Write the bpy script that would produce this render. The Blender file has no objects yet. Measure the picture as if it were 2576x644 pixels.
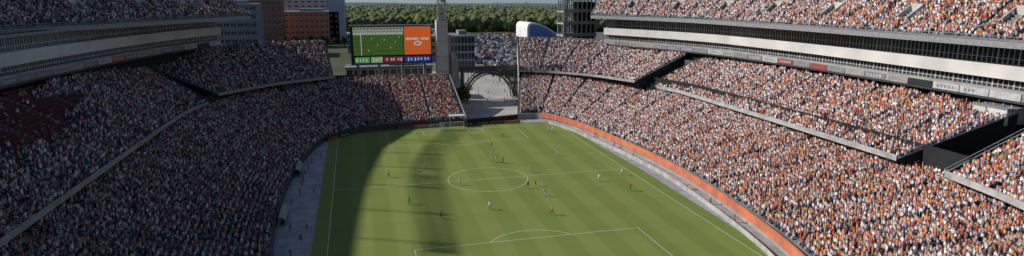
import bpy, bmesh, math, random
import numpy as np
from mathutils import Vector, Matrix
random.seed(7); rng=np.random.default_rng(7)
scene=bpy.context.scene
scene.view_settings.view_transform='Standard'
scene.view_settings.look='None'; scene.view_settings.exposure=0

# ------------------------------------------------------------------ materials
MATS={}
def mat(name,c,rough=.85,c2=None,scale=1.0,metal=0.,emit=0.,detail=3.,spec=.3):
    if name in MATS: return MATS[name]
    m=bpy.data.materials.new(name); m.use_nodes=True; nt=m.node_tree; b=nt.nodes['Principled BSDF']
    b.inputs['Roughness'].default_value=rough; b.inputs['Metallic'].default_value=metal
    b.inputs['Specular IOR Level'].default_value=spec
    if c2 is None: c2=tuple(v*.72 for v in c)
    tc=nt.nodes.new('ShaderNodeTexCoord'); nz=nt.nodes.new('ShaderNodeTexNoise'); nz.inputs['Scale'].default_value=scale
    nz.inputs['Detail'].default_value=detail
    rp=nt.nodes.new('ShaderNodeValToRGB'); rp.color_ramp.elements[0].position=.35; rp.color_ramp.elements[1].position=.65
    rp.color_ramp.elements[0].color=(*c2,1); rp.color_ramp.elements[1].color=(*c,1)
    nt.links.new(tc.outputs['Object'],nz.inputs['Vector']); nt.links.new(nz.outputs['Fac'],rp.inputs['Fac'])
    nt.links.new(rp.outputs['Color'],b.inputs['Base Color'])
    if emit>0:
        nt.links.new(rp.outputs['Color'],b.inputs['Emission Color']); b.inputs['Emission Strength'].default_value=emit
    MATS[name]=m; return m
def mat_attr(name,rough=.9):
    m=bpy.data.materials.new(name); m.use_nodes=True; nt=m.node_tree; b=nt.nodes['Principled BSDF']
    b.inputs['Roughness'].default_value=rough; b.inputs['Specular IOR Level'].default_value=.15
    a=nt.nodes.new('ShaderNodeAttribute'); a.attribute_name='col'; nt.links.new(a.outputs['Color'],b.inputs['Base Color'])
    return m
def mat_objcol(name,rough=.8,mul=1.,metal=0.):
    m=bpy.data.materials.new(name); m.use_nodes=True; nt=m.node_tree; b=nt.nodes['Principled BSDF']
    b.inputs['Roughness'].default_value=rough; b.inputs['Metallic'].default_value=metal
    a=nt.nodes.new('ShaderNodeObjectInfo'); nt.links.new(a.outputs['Color'],b.inputs['Base Color']); return m
M_conc=mat('concrete',(.36,.35,.34),c2=(.26,.255,.25),scale=.3)
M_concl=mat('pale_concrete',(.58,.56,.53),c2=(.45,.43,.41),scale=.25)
M_concd=mat('terrace_concrete',(.24,.235,.24),c2=(.16,.155,.16),scale=.4)
M_dark=mat('recess_shade',(.022,.022,.026),scale=.5)  # near-black base colour paints in the shade of recesses, soffits and openings
M_steel=mat('dark_steel',(.07,.07,.08),rough=.5,metal=.3)
M_grey=mat('grey_steel',(.3,.31,.33),rough=.5,metal=.2,scale=2)
M_white=mat('white_paint',(.75,.75,.74),c2=(.62,.62,.62),scale=.5)
M_fascia=mat('fascia_panel',(.66,.64,.62),c2=(.52,.51,.50),scale=.15)
M_ledge=mat('weathered_ledge',(.46,.45,.44),c2=(.28,.28,.28),scale=.5,detail=6)
M_glass=mat('dark_glass',(.035,.045,.06),c2=(.015,.018,.025),rough=.12,scale=.7,spec=.6)
M_orange=mat('orange_banner',(.64,.20,.10),c2=(.42,.14,.09),scale=.35,detail=6)
M_apron=mat('apron_paving',(.38,.375,.39),c2=(.25,.25,.27),scale=.35,detail=6)
M_black=mat('black_panel',(.02,.02,.022),rough=.5)
M_skin=mat('skin',(.55,.32,.22),c2=(.35,.19,.12),scale=3)
M_hair=mat('hair',(.04,.025,.018),scale=5)
M_trou=mat('trousers',(.05,.06,.1),scale=5)
M_short=mat('pale_shorts',(.6,.6,.6),scale=5)
M_shirt=mat_objcol('shirt'); M_paint=mat_objcol('car_paint',rough=.3)
M_leaf=mat_attr('leaf'); M_crowd=mat_attr('crowd_clothes')
M_bark=mat('bark',(.09,.065,.045),scale=4)

# ------------------------------------------------------------------ helpers
def meta(o,label=None,cat=None,kind=None,group=None):
    if label: o['label']=label
    if cat: o['category']=cat
    if kind: o['kind']=kind
    if group: o['group']=group
def obj(name,me,parent=None,**k):
    o=bpy.data.objects.new(name,me); scene.collection.objects.link(o)
    if parent is not None: o.parent=parent
    meta(o,**k); return o
def mesh(name,V,F,mats,mi=None):
    me=bpy.data.meshes.new(name); me.from_pydata([tuple(map(float,v)) for v in V],[],[tuple(map(int,f)) for f in F])
    for m in (mats if isinstance(mats,(list,tuple)) else [mats]): me.materials.append(m)
    if mi is not None: me.polygons.foreach_set('material_index',list(map(int,mi)))
    me.update(); return me
class MB:
    def __init__(s): s.V=[];s.F=[];s.I=[]
    def add(s,V,F,mi=0):
        n=len(s.V); s.V+= [tuple(v) for v in V]; s.F+=[tuple(i+n for i in f) for f in F]; s.I+=[mi]*len(F)
    def box(s,c,d,mi=0,rz=0.,taper=1.):
        hx,hy,hz=d[0]/2,d[1]/2,d[2]/2; V=[]
        for z,t in ((-hz,1),(hz,taper)):
            for x,y in ((-hx,-hy),(hx,-hy),(hx,hy),(-hx,hy)):
                X,Y=x*t,y*t; V.append((c[0]+X*math.cos(rz)-Y*math.sin(rz),c[1]+X*math.sin(rz)+Y*math.cos(rz),c[2]+z))
        s.add(V,[(3,2,1,0),(4,5,6,7),(0,1,5,4),(1,2,6,5),(2,3,7,6),(3,0,4,7)],mi)
    def beam(s,a,b,r,mi=0,n=6):
        a=Vector(a);b=Vector(b);d=(b-a).normalized(); u=d.orthogonal().normalized(); v=d.cross(u)
        V=[];r=r if isinstance(r,(tuple,list)) else (r,r)
        for p,rr in ((a,r[0]),(b,r[1])):
            for i in range(n):
                t=2*math.pi*i/n; V.append(tuple(p+(u*math.cos(t)+v*math.sin(t))*rr))
        F=[(i,(i+1)%n,n+(i+1)%n,n+i) for i in range(n)]+[tuple(range(n))[::-1],tuple(range(n,2*n))]
        s.add(V,F,mi)
    def obj(s,name,mats,parent=None,smooth=False,**k):
        me=mesh(name,s.V,s.F,mats,s.I)
        return obj(name,me,parent,**k)
def empty(name,loc=(0,0,0),**k):
    o=bpy.data.objects.new(name,None); o.location=loc; o.empty_display_size=1; scene.collection.objects.link(o); meta(o,**k); return o
def copy_thing(src,loc,rz=0,sc=1.,color=None):
    o=src.copy(); scene.collection.objects.link(o); o.location=loc; o.rotation_euler=(0,0,rz); o.scale=(sc,sc,sc)
    for ch in src.children:
        c=ch.copy(); scene.collection.objects.link(c); c.parent=o
    return o
def cat_paths(*Ps,step=2.0):
    Ps=[np.array(P,float) for P in Ps]; k=len(Ps[0]); out=[[] for _ in Ps]
    for i in range(k-1):
        L=max(np.linalg.norm(P[i+1]-P[i]) for P in Ps); n=max(2,int(L/step))
        for j in range(n+(1 if i==k-2 else 0)):
            t=j/n
            for a,P in enumerate(Ps):
                p0=P[i-1] if i>0 else 2*P[0]-P[1]; p1=P[i];p2=P[i+1]; p3=P[i+2] if i+2<k else 2*P[-1]-P[-2]
                out[a].append(.5*((2*p1)+(-p0+p2)*t+(2*p0-5*p1+4*p2-p3)*t*t+(-p0+3*p1-3*p2+p3)*t**3))
    return [np.array(o) for o in out]
def strip(path,z0,z1,thick,name,mats,parent=None,side=1,rel=False,off=0.,i0=0,i1=None,**k):
    P=np.array(path)[i0:i1]; T=np.gradient(P[:,:2],axis=0); T/=np.linalg.norm(T,axis=1)[:,None]+1e-9
    N=np.stack([-T[:,1],T[:,0]],1)*side; V=[]
    for p,n in zip(P,N):
        zz=p[2] if rel else 0
        a=p[:2]+n*off; b=p[:2]+n*(off+thick)
        V+=[(a[0],a[1],zz+z0),(b[0],b[1],zz+z0),(b[0],b[1],zz+z1),(a[0],a[1],zz+z1)]
    F=[]
    for i in range(len(P)-1):
        a=4*i;b=a+4
        F+=[(a,a+1,b+1,b),(a+1,a+2,b+2,b+1),(a+2,a+3,b+3,b+2),(a+3,a,b,b+3)]
    e=4*(len(P)-1); F+=[(3,2,1,0),(e,e+1,e+2,e+3)]
    return obj(name,mesh(name,V,F,mats),parent,**k)
def sheet(path_a,path_b,name,mats,parent=None,**k):
    n=len(path_a); V=[tuple(p) for p in path_a]+[tuple(p) for p in path_b]
    F=[(i,i+1,n+i+1,n+i) for i in range(n-1)]
    return obj(name,mesh(name,V,F,mats),parent,**k)

# ------------------------------------------------------------------ camera
FPX=1540.2; yaw=math.radians(14.317); pit=math.radians(12.438)
fw=Vector((math.sin(yaw)*math.cos(pit),math.cos(yaw)*math.cos(pit),-math.sin(pit)))
cam=bpy.data.cameras.new('camera'); co=bpy.data.objects.new('camera',cam); scene.collection.objects.link(co)
co.location=(-28,-132.06,41.75); co.rotation_euler=fw.to_track_quat('-Z','Y').to_euler()
cam.sensor_fit='HORIZONTAL'; cam.sensor_width=36; cam.lens=FPX/2576*36; cam.clip_start=.5; cam.clip_end=30000
scene.camera=co
fwn=np.array(fw); rtn=np.array([math.cos(yaw),-math.sin(yaw),0]); upn=np.cross(rtn,fwn); CP=np.array(co.location)

# ------------------------------------------------------------------ light
EL=math.radians(31); AZ=math.atan2(-.91,.41)
w=bpy.data.worlds.new('World'); scene.world=w; w.use_nodes=True; nt=w.node_tree
bg=nt.nodes['Background']; sky=nt.nodes.new('ShaderNodeTexSky'); sky.sky_type='NISHITA'; sky.sun_disc=False
sky.sun_elevation=EL; sky.sun_rotation=AZ%(2*math.pi); sky.air_density=1.2; sky.dust_density=1.0; sky.ozone_density=2.0
tc=nt.nodes.new('ShaderNodeTexCoord'); ad=nt.nodes.new('ShaderNodeVectorMath'); ad.operation='ADD'; ad.inputs[1].default_value=(0,0,.13)
nt.links.new(tc.outputs['Generated'],ad.inputs[0]); nt.links.new(ad.outputs[0],sky.inputs['Vector'])
nt.links.new(sky.outputs['Color'],bg.inputs['Color']); bg.inputs['Strength'].default_value=.072
sl=bpy.data.lights.new('sun','SUN'); sl.energy=4.5; sl.angle=math.radians(.7); sl.color=(1,.95,.88)
so=bpy.data.objects.new('sun',sl); scene.collection.objects.link(so)
so.rotation_euler=Vector((.91*math.cos(EL),-.41*math.cos(EL),-math.sin(EL))).to_track_quat('-Z','Y').to_euler()

# ------------------------------------------------------------------ ground
M_ground=mat('rough_ground',(.09,.10,.05),c2=(.05,.06,.03),scale=.01)
V=[];F=[];rad=[0,150,300,600,900,1200,1500,2000,2400,3000,4000,6000,9000]
na=96
def gz(r): return 0 if r<900 else -(r-900)*.017
for r in rad[1:]:
    for i in range(na):
        t=2*math.pi*i/na; V.append((r*math.cos(t),r*math.sin(t),-.05+gz(r)))
V.append((0,0,-.05)); c=len(V)-1
for i in range(na): F.append((c,i,(i+1)%na))
for k in range(len(rad)-2):
    for i in range(na): a=k*na;F.append((a+i,a+na+i,a+na+(i+1)%na,a+(i+1)%na))
obj('ground',mesh('ground',V,F,M_ground),kind='structure')
M_hill=mat('haze_tinted_hill',(.13,.18,.23),c2=(.09,.14,.17),scale=.002)  # bluish base colour stands in for aerial haze on the far ridges
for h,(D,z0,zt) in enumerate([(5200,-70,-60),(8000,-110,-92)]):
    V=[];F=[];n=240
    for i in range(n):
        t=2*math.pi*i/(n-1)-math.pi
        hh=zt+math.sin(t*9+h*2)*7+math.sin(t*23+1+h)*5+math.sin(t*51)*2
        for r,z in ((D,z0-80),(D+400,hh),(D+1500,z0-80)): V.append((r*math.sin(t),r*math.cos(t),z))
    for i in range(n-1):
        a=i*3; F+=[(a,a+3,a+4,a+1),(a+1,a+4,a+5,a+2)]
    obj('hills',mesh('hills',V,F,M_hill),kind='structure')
def flat(name,pts,z,m,kind='structure',parent=None,**k):
    return obj(name,mesh(name,[(x,y,z) for x,y in pts],[tuple(range(len(pts)))],m),parent,kind=kind,**k)
M_asph=mat('asphalt',(.16,.16,.165),c2=(.10,.10,.11),scale=.05)
M_plaza=mat('plaza_paving',(.46,.43,.41),c2=(.34,.32,.30),scale=.12,detail=6)
flat('parking_lot',[(10,200),(330,200),(330,500),(10,500)],.03,M_asph)
flat('plaza_pavement',[(5.5,58),(24,62),(32,92),(60,118),(90,200),(10,200),(5,92)],.06,M_plaza)
flat('road',[(-150,150),(5,150),(8,166),(-150,166)],.03,M_asph)

def pitch_mat():
    m=bpy.data.materials.new('mown_turf'); m.use_nodes=True; nt=m.node_tree; b=nt.nodes['Principled BSDF']; b.inputs['Roughness'].default_value=.9
    b.inputs['Specular IOR Level'].default_value=.1
    tc=nt.nodes.new('ShaderNodeTexCoord'); sp=nt.nodes.new('ShaderNodeSeparateXYZ'); nt.links.new(tc.outputs['Object'],sp.inputs[0])
    def tri(out,per,gain):
        a=nt.nodes.new('ShaderNodeMath');a.operation='MULTIPLY';a.inputs[1].default_value=2*math.pi/per;nt.links.new(out,a.inputs[0])
        s=nt.nodes.new('ShaderNodeMath');s.operation='SINE';nt.links.new(a.outputs[0],s.inputs[0])
        g=nt.nodes.new('ShaderNodeMath');g.operation='MULTIPLY_ADD';g.inputs[1].default_value=gain;g.inputs[2].default_value=.5;g.use_clamp=True
        nt.links.new(s.outputs[0],g.inputs[0]); return g.outputs[0]
    sx=tri(sp.outputs['X'],7.6,1.6); sy=tri(sp.outputs['Y'],11.0,1.5)
    n1=nt.nodes.new('ShaderNodeTexNoise'); n1.inputs['Scale'].default_value=.12; n1.inputs['Detail'].default_value=5; nt.links.new(tc.outputs['Object'],n1.inputs['Vector'])
    n2=nt.nodes.new('ShaderNodeTexNoise'); n2.inputs['Scale'].default_value=1.6; n2.inputs['Detail'].default_value=3; nt.links.new(tc.outputs['Object'],n2.inputs['Vector'])
    def mix(fac,A,B):
        x=nt.nodes.new('ShaderNodeMixRGB')
        if hasattr(fac,'links'): nt.links.new(fac,x.inputs[0])
        else: x.inputs[0].default_value=fac
        for s,i in ((A,1),(B,2)):
            if isinstance(s,tuple): x.inputs[i].default_value=(*s,1)
            else: nt.links.new(s,x.inputs[i])
        return x.outputs[0]
    base=mix(sx,(.145,.200,.042),(.225,.270,.070))
    b2=mix(sy,(.165,.215,.048),(.205,.250,.062))
    c=mix(.3,base,b2)
    c=mix(.32,c,mix(n1.outputs['Fac'],(.13,.18,.04),(.26,.28,.085)))
    c=mix(.15,c,mix(n2.outputs['Fac'],(.10,.15,.035),(.25,.30,.10)))
    nt.links.new(c,b.inputs['Base Color']); return m
PM=pitch_mat()
flat('pitch_apron',[(-46,-80),(46,-80),(46,66),(-46,66)],.0,M_apron)
flat('pitch_turf',[(-36.8,-62),(36.9,-62),(37.6,0),(36.6,30),(35.5,56.5),(22,59.5),(-20,58.0),(-36.8,50)],.02,PM)
M_line=mat('line_paint',(.6,.64,.52),c2=(.46,.5,.36),scale=1)
LM=MB()
def seg(a,b,wd=.13):
    a=Vector((*a,0));b=Vector((*b,0));d=(b-a).normalized();n=Vector((-d.y,d.x,0))*wd/2
    LM.add([(p.x,p.y,.026) for p in (a-n,b-n,b+n,a+n)],[(0,1,2,3)])
def arc(cx,cy,r,t0,t1,n=48,wd=.13):
    V=[];F=[]
    for i in range(n+1):
        t=t0+(t1-t0)*i/n
        for q in (r-wd/2,r+wd/2): V.append((cx+q*math.cos(t),cy+q*math.sin(t),.026))
    for i in range(n): F.append((2*i,2*i+1,2*i+3,2*i+2))
    LM.add(V,F)
W=34.2;L=53.5
seg((-W,-52.5),(-W,L));seg((W,-52.5),(W,L));seg((-W,L),(W,L));seg((-W,-52.5),(W,-52.5));seg((-W,0),(W,0))
arc(0,0,9.15,0,2*math.pi,72)
arc(0,0,.15,0,2*math.pi,12,.2)
for s in (-1,1):
    e=-52.5 if s<0 else L
    y=e-s*16.5; seg((-20.16,e),(-20.16,y));seg((20.16,e),(20.16,y));seg((-20.16,y),(20.16,y))
    y2=e-s*5.5; seg((-9.16,e),(-9.16,y2));seg((9.16,e),(9.16,y2));seg((-9.16,y2),(9.16,y2))
    th=math.acos(5.5/9.15); c0=-math.pi/2 if s>0 else math.pi/2
    arc(0,e-s*11,9.15,c0-th,c0+th,24)
LM.obj('pitch_markings',M_line,kind='structure')

# ------------------------------------------------------------------ stands
CR_pos=[];CR_yaw=[];CR_col=[];CR_std=[]
ST_pos=[];ST_yaw=[]
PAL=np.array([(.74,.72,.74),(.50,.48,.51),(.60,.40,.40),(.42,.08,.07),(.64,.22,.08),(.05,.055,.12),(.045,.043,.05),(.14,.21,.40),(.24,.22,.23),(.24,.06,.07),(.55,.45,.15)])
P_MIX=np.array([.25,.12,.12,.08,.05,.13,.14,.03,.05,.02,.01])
P_SHADE =np.array([.20,.11,.08,.06,.03,.21,.20,.04,.06,.02,.005])  # darker shirt mix paints extra shade into the crowd of the left stands
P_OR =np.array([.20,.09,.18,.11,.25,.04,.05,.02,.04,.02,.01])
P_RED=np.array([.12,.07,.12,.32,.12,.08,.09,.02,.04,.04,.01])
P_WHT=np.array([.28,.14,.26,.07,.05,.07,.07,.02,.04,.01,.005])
def populate(F,B,n,pal,occ=.93,skip=None,aisle=10.5,zmax=None,u_off=0.):
    mid=(F+B)/2
    for i in range(n):
        t=(i+.62)/n; z=F[:,2]+(B[:,2]-F[:,2])*(i/n)
        P=F+(B-F)*t; P[:,2]=z
        s=np.concatenate([[0],np.cumsum(np.linalg.norm(np.diff(P[:,:2],axis=0),axis=1))])
        um=np.concatenate([[0],np.cumsum(np.linalg.norm(np.diff(mid[:,:2],axis=0),axis=1))])
        k=int(s[-1]/.5); 
        if k<2: continue
        ss=(np.arange(k)+.5)*.5
        X=np.interp(ss,s,P[:,0]);Y=np.interp(ss,s,P[:,1]);Z=np.interp(ss,s,P[:,2]);U=np.interp(ss,s,um)
        D=(F-B)[:,:2]; D=D/np.linalg.norm(D,axis=1)[:,None]
        dx=np.interp(ss,s,D[:,0]);dy=np.interp(ss,s,D[:,1])
        keep=np.mod(U+u_off,aisle)>1.0
        if skip is not None: keep=keep&np.logical_not(skip(U,i))
        if zmax is not None: keep=keep&(Z<zmax)
        oc=occ(X,Y,t) if callable(occ) else np.full(k,occ)
        filled=rng.random(k)<oc
        yw=np.arctan2(-dx,dy)
        a=keep&filled; e=keep&~filled
        m=int(a.sum())
        j=rng.normal(0,.08,(m,2))
        CR_pos.append(np.stack([X[a]+j[:,0],Y[a]+j[:,1],Z[a]],1)); CR_yaw.append(yw[a]+rng.normal(0,.3,m)); 
        pr=pal(X[a],Y[a],t)
        cs=np.cumsum(pr,1); cs/=cs[:,-1:]; idx=np.minimum((rng.random(m)[:,None]>cs).sum(1),10)
        CR_col.append(PAL[idx]*rng.uniform(.66,1.08,(m,1))); CR_std.append(rng.random(m)<.45)
        ST_pos.append(np.stack([X[e],Y[e],Z[e]],1)); ST_yaw.append(yw[e])
def terrace(F,B,n,name,m,parent=None,**k):
    V=[];Fc=[];q=len(F)
    for i in range(n):
        for t,zt in ((i/n,i/n),((i+1)/n,i/n)):
            P=F+(B-F)*t; z=F[:,2]+(B[:,2]-F[:,2])*zt
            V+=[(p[0],p[1],zz) for p,zz in zip(P,z)]
    for r in range(2*n-1):
        for i in range(q-1): a=r*q+i; Fc.append((a,a+1,a+q+1,a+q))
    return obj(name,mesh(name,V,Fc,m),parent,**k)
def pal_const(p): return lambda X,Y,t: np.repeat(p[None,:],len(X),0)
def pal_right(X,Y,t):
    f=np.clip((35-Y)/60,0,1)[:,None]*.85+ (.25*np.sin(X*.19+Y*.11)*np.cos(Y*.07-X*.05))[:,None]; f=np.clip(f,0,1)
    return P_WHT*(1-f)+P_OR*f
RF=[(24,64.5,1.8),(32,62,1.8),(38.2,46,1.8),(41.5,24,1.8),(43.6,-4,1.8),(42.2,-30,1.8),(38.5,-54,1.8),(33,-70,1.8),(26,-82,1.8)]
RB=[(33,95,11),(45,86,11),(63,67,10.3),(73,40,9.3),(74.5,-4,9.3),(74.5,-40,9.3),(73,-64,9.3),(64,-86,9.3),(52,-104,9.3)]
F,B=cat_paths(RF,RB)
lr=terrace(F,B,36,'lower_grandstand',M_concd,label='lower sunlit seating bowl stepping up from the pitch wall',cat='grandstand')
populate(F,B,36,pal_right,.97,skip=lambda U,i:(U<1.0)|(i==0))
strip(F,0,1.9,.3,'field_wall',M_conc,lr,side=-1)
b0=next(i for i,p in enumerate(F) if p[1]<62.2)
strip(F,.8,2.6,.34,'banner',M_orange,lr,side=-1,off=.31,i0=b0,label='long orange cloth banner along the field wall')
strip(F,0.0,1.0,.08,'barrier',M_ledge,lr,side=-1,off=3.4,i0=b0+6,label='low grey barrier between paving and turf')
strip(B,9.0,14.0,.3,'concourse_wall',M_dark,lr,side=1)
sheet(np.array([(24,64.5,1.8),(33,95,11)]),np.array([(24,64.5,0),(33,95,0)]),'side_wall',M_conc,lr)
LF=[(5.5,60,1.6),(-14,59.3,1.6),(-28,55.5,1.6),(-36.7,49,1.4),(-40,39.6,1.1),(-42.5,24,1.1),(-44,6,1.1),(-44.2,-12,1.1),(-43.6,-26,1.1),(-42,-40,1.1),(-38,-56,1.1)]
LB=[(5.3,93,11.6),(-16,94,11.4),(-38,93,11.2),(-56,81,10.4),(-68,62,9.8),(-74,40,9.3),(-75,10,9.3),(-75,-12,9.3),(-75,-30,9.3),(-75,-48,9.3),(-72,-66,9.3)]
F,B=cat_paths(LF,LB)
ll=terrace(F,B,36,'lower_grandstand',M_concd,label='lower shaded seating bowl curving round the end line',cat='grandstand')
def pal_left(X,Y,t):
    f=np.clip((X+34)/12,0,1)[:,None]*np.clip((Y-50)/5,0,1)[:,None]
    return P_SHADE*(1-f)+(P_RED*.65+P_MIX*.35)*f
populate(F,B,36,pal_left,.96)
strip(F,-2,.15,.25,'field_wall',M_steel,ll,side=1,rel=True)
strip(B,9.0,13.0,.3,'concourse_wall',M_dark,ll,side=-1,i0=14)
strip(B,11.6,12.7,.12,'parapet',M_conc,ll,side=-1,i1=20)
sheet(np.array([(5.5,60,1.6),(5.3,93,11.6)]),np.array([(5.5,60,0),(5.3,93,0)]),'side_wall',M_conc,ll)
sheet(np.array([(5.3,93,11.6),(-38,93,11.2)]),np.array([(5.3,93,0),(-38,93,0)]),'back_wall',M_conc,ll)
strip(np.array([(5.6,60,1.6),(5.5,70,4.6),(5.4,80,7.6),(5.35,92.5,11.3)]),.2,1.3,.12,'railing',M_grey,ll,side=-1,rel=True)

def tier(name,FP,BP,n,label,pal,occ=.95,side=1,fas=M_ledge,fz=(-.35,.75),zend=7.5,ends=(True,True),zmax=None,skip=None,u_off=0,under=1.6,aisle=10.5):
    F,B=cat_paths(FP,BP)
    o=terrace(F,B,n,name,M_concd,label=label,cat='grandstand')
    populate(F,B,n,pal,occ,zmax=zmax,skip=skip,u_off=u_off,aisle=aisle)
    strip(F,fz[0],fz[1],.25,'fascia',fas,o,side=side,rel=True)
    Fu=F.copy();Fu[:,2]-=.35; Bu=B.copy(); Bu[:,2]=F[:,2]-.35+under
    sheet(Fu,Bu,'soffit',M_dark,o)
    for k,e in enumerate(ends):
        if not e: continue
        i=0 if k==0 else -1
        d=(F[i]-F[i+1 if i==0 else i-1]); d=d/np.linalg.norm(d)*.25
        a,b=F[i]+d,B[i]+d
        V=[(a[0],a[1],a[2]+.2),(b[0],b[1],b[2]+.2),(b[0],b[1],zend),(a[0],a[1],a[2]-.6)]
        obj('end_wall',mesh('end_wall',V,[(0,1,2,3)],M_dark),o)
        q=MB()
        q.beam((a[0],a[1],a[2]+1.0),(b[0],b[1],b[2]+1.0),.08); q.beam((a[0],a[1],a[2]+.25),(b[0],b[1],b[2]+.25),.14)
        for j in range(9):
            t=j/8; p=a+(b-a)*t; q.beam((p[0],p[1],p[2]+.1),(p[0],p[1],p[2]+1.0),.05)
        q.obj('railing',M_grey,o)
    return o,F,B
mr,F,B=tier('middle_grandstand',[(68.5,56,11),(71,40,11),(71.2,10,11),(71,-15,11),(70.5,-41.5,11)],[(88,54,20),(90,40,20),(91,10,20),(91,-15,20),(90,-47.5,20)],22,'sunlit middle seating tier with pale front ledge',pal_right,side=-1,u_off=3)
mrn,F,B=tier('middle_grandstand',[(70,-52,11),(66,-68,11),(58,-86,11)],[(89,-54,20),(84,-76,20),(75,-100,20)],22,'near sunlit corner seating tier with pale ledge',pal_right,side=-1)
def occ_left(X,Y,t): return np.where((Y<14+8*np.sin(X))&(Y>-34)&(t>.45),.10,np.where((Y<0)&(t>.3),.7,.94))
ml,F,B=tier('middle_grandstand',[(-69.5,56,11),(-72,40,11),(-72.5,10,11),(-72.5,-15,11),(-72.5,-55,11)],[(-88,66,21),(-90,42,22),(-92,10,23),(-93,-15,23.3),(-93,-55,23.3)],23,'shaded middle seating tier with patches of empty seats',pal_const(P_SHADE),occ=occ_left,side=1,fas=M_conc,aisle=12,fz=(-.3,.6))
cr,F,B=tier('corner_grandstand',[(32,93,12.8),(44,84.5,12.8),(54.6,71.5,12.8),(62,54.5,12.8)],[(37,114,23),(58,104,22.8),(78,86,22),(83,60,20.5)],22,'raised sunlit corner seating block above the lower bowl',pal_const(P_WHT),side=-1,ends=(False,True),fz=(-.35,.5))
strip(B,-11,1.1,.3,'back_wall',M_conc,cr,side=1,rel=True)
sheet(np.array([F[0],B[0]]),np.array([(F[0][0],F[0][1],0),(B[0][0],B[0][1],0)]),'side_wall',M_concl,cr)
cl,F,B=tier('corner_grandstand',[(-35.8,91,12.8),(-53,78.5,12.8),(-67.6,61.5,12.6)],[(-38.5,111,23.6),(-68,98,24),(-89.5,72,20.5)],24,'raised shaded corner seating block above the lower bowl',pal_const(P_SHADE),side=1,fas=M_conc,fz=(-.35,.5),ends=(False,True))
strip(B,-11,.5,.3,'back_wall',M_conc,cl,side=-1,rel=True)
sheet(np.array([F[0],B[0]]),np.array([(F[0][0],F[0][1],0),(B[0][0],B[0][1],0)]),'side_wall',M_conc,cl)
sk_up=lambda U,i:(i==0)|((np.mod(U,23)<2.6)&(i>4)&(i<10))
ur,UF,UB=tier('upper_grandstand',[(86,-90,33),(86.2,-40,33),(86,0,33),(83,45,33),(75,72,33),(62.5,97,33)],[(115,-90,53),(115,-40,53),(115,0,53),(111,55,53),(101,90,53),(86,122,53)],38,'sunlit upper seating deck with pale walkway portals',pal_right,side=1,zmax=45,ends=(False,True),zend=33,fz=(-1.0,.15),fas=M_grey,under=0.,aisle=8.5,skip=sk_up)
ul,VF,VB=tier('upper_grandstand',[(-99,-50,34.3),(-98,8,34.3),(-84,42,34.3),(-73,64,34.3),(-61,88,34.3)],[(-124,-50,54),(-119,8,54),(-111,55,54),(-103,86,54),(-86,116,54)],38,'shaded upper seating deck packed with spectators',pal_const(P_SHADE),side=-1,zmax=46,ends=(False,True),zend=34,fz=(-1.0,.15),fas=M_grey,under=0.,aisle=8.5,skip=sk_up)
for deck,F,B,sd in ((ur,UF,UB,-1),(ul,VF,VB,1)):
    q=MB()
    s=np.concatenate([[0],np.cumsum(np.linalg.norm(np.diff((F+B)[:,:2]/2,axis=0),axis=1))])
    for i in range(0,len(F)-1):
        a=F[i];b=F[i+1]; q.beam((a[0],a[1],a[2]+1.05),(b[0],b[1],b[2]+1.05),.06,n=4); q.beam((a[0],a[1],a[2]+.6),(b[0],b[1],b[2]+.6),.03,n=4); q.beam((a[0],a[1],a[2]+.1),(a[0],a[1],a[2]+1.05),.04,n=4)
    q.obj('railing',M_grey,deck)
    k=0
    while 23*k+1.3<s[-1]:
        u=23*k+1.3; k+=1
        if u<3: continue
        f=np.array([np.interp(u,s,F[:,j]) for j in range(3)]); b=np.array([np.interp(u,s,B[:,j]) for j in range(3)])
        d=(b-f); h=np.array([d[0],d[1],0]);run=np.linalg.norm(h); h/=run; sl_=d[2]/run
        n_=np.array([-h[1],h[0],0])
        v=MB(); a0=f+h*run*5/38; a1=f+h*run*10/38
        for sg in (-1,1):
            p0=a0+n_*sg*1.5; p1=a1+n_*sg*1.5; z0=f[2]+sl_*run*5/38; z1=f[2]+sl_*run*10/38
            V=[];
            for o_ in (-.12,.12):
                pp0=p0+n_*o_; pp1=p1+n_*o_
                V+=[(pp0[0],pp0[1],z0-.5),(pp1[0],pp1[1],z0-.5),(pp1[0],pp1[1],z1+1.1),(pp0[0],pp0[1],z0+1.0)]
            v.add(V,[(0,1,2,3),(7,6,5,4),(0,4,5,1),(1,5,6,2),(2,6,7,3),(3,7,4,0)],0)
            v.beam(tuple(p0+np.array([0,0,z0-p0[2]+1.0])),tuple(p0-h*3+n_*sg*2.2+np.array([0,0,z0-p0[2]-.3])),.13,0,4)
        v.box((a1[0],a1[1],z1+.1),(.4,3.2,2.2),0,rz=math.atan2(h[1],h[0]))
        m_=(a0+a1)/2; v.box((m_[0],m_[1],z0-.2),(run*5/38,2.7,.12),1,rz=math.atan2(h[1],h[0]))
        v.obj('walkway_portal',[M_concl,M_conc],deck)
def window_mesh(wd,h,name):
    q=MB(); q.box((0,0,0),(wd,.06,h),0)
    nd=4
    for i in range(nd+1): q.box((-wd/2+wd*i/nd,-.06,0),(.09,.12,h),1)
    q.box((0,-.05,h/2-.06),(wd,.1,.12),1); q.box((0,-.05,-h*.2),(wd,.1,.07),1)
    return mesh(name,q.V,q.F,[M_glass,M_fascia],q.I)
RIB=[mat('sign_white',(.5,.5,.52)),mat('sign_navy',(.05,.06,.13)),mat('sign_red',(.3,.08,.07)),mat('sign_grey',(.25,.25,.27)),mat('sign_black',(.03,.03,.035)),mat('sign_orange',(.45,.17,.08)),mat('sign_stone',(.36,.34,.33))]
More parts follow.
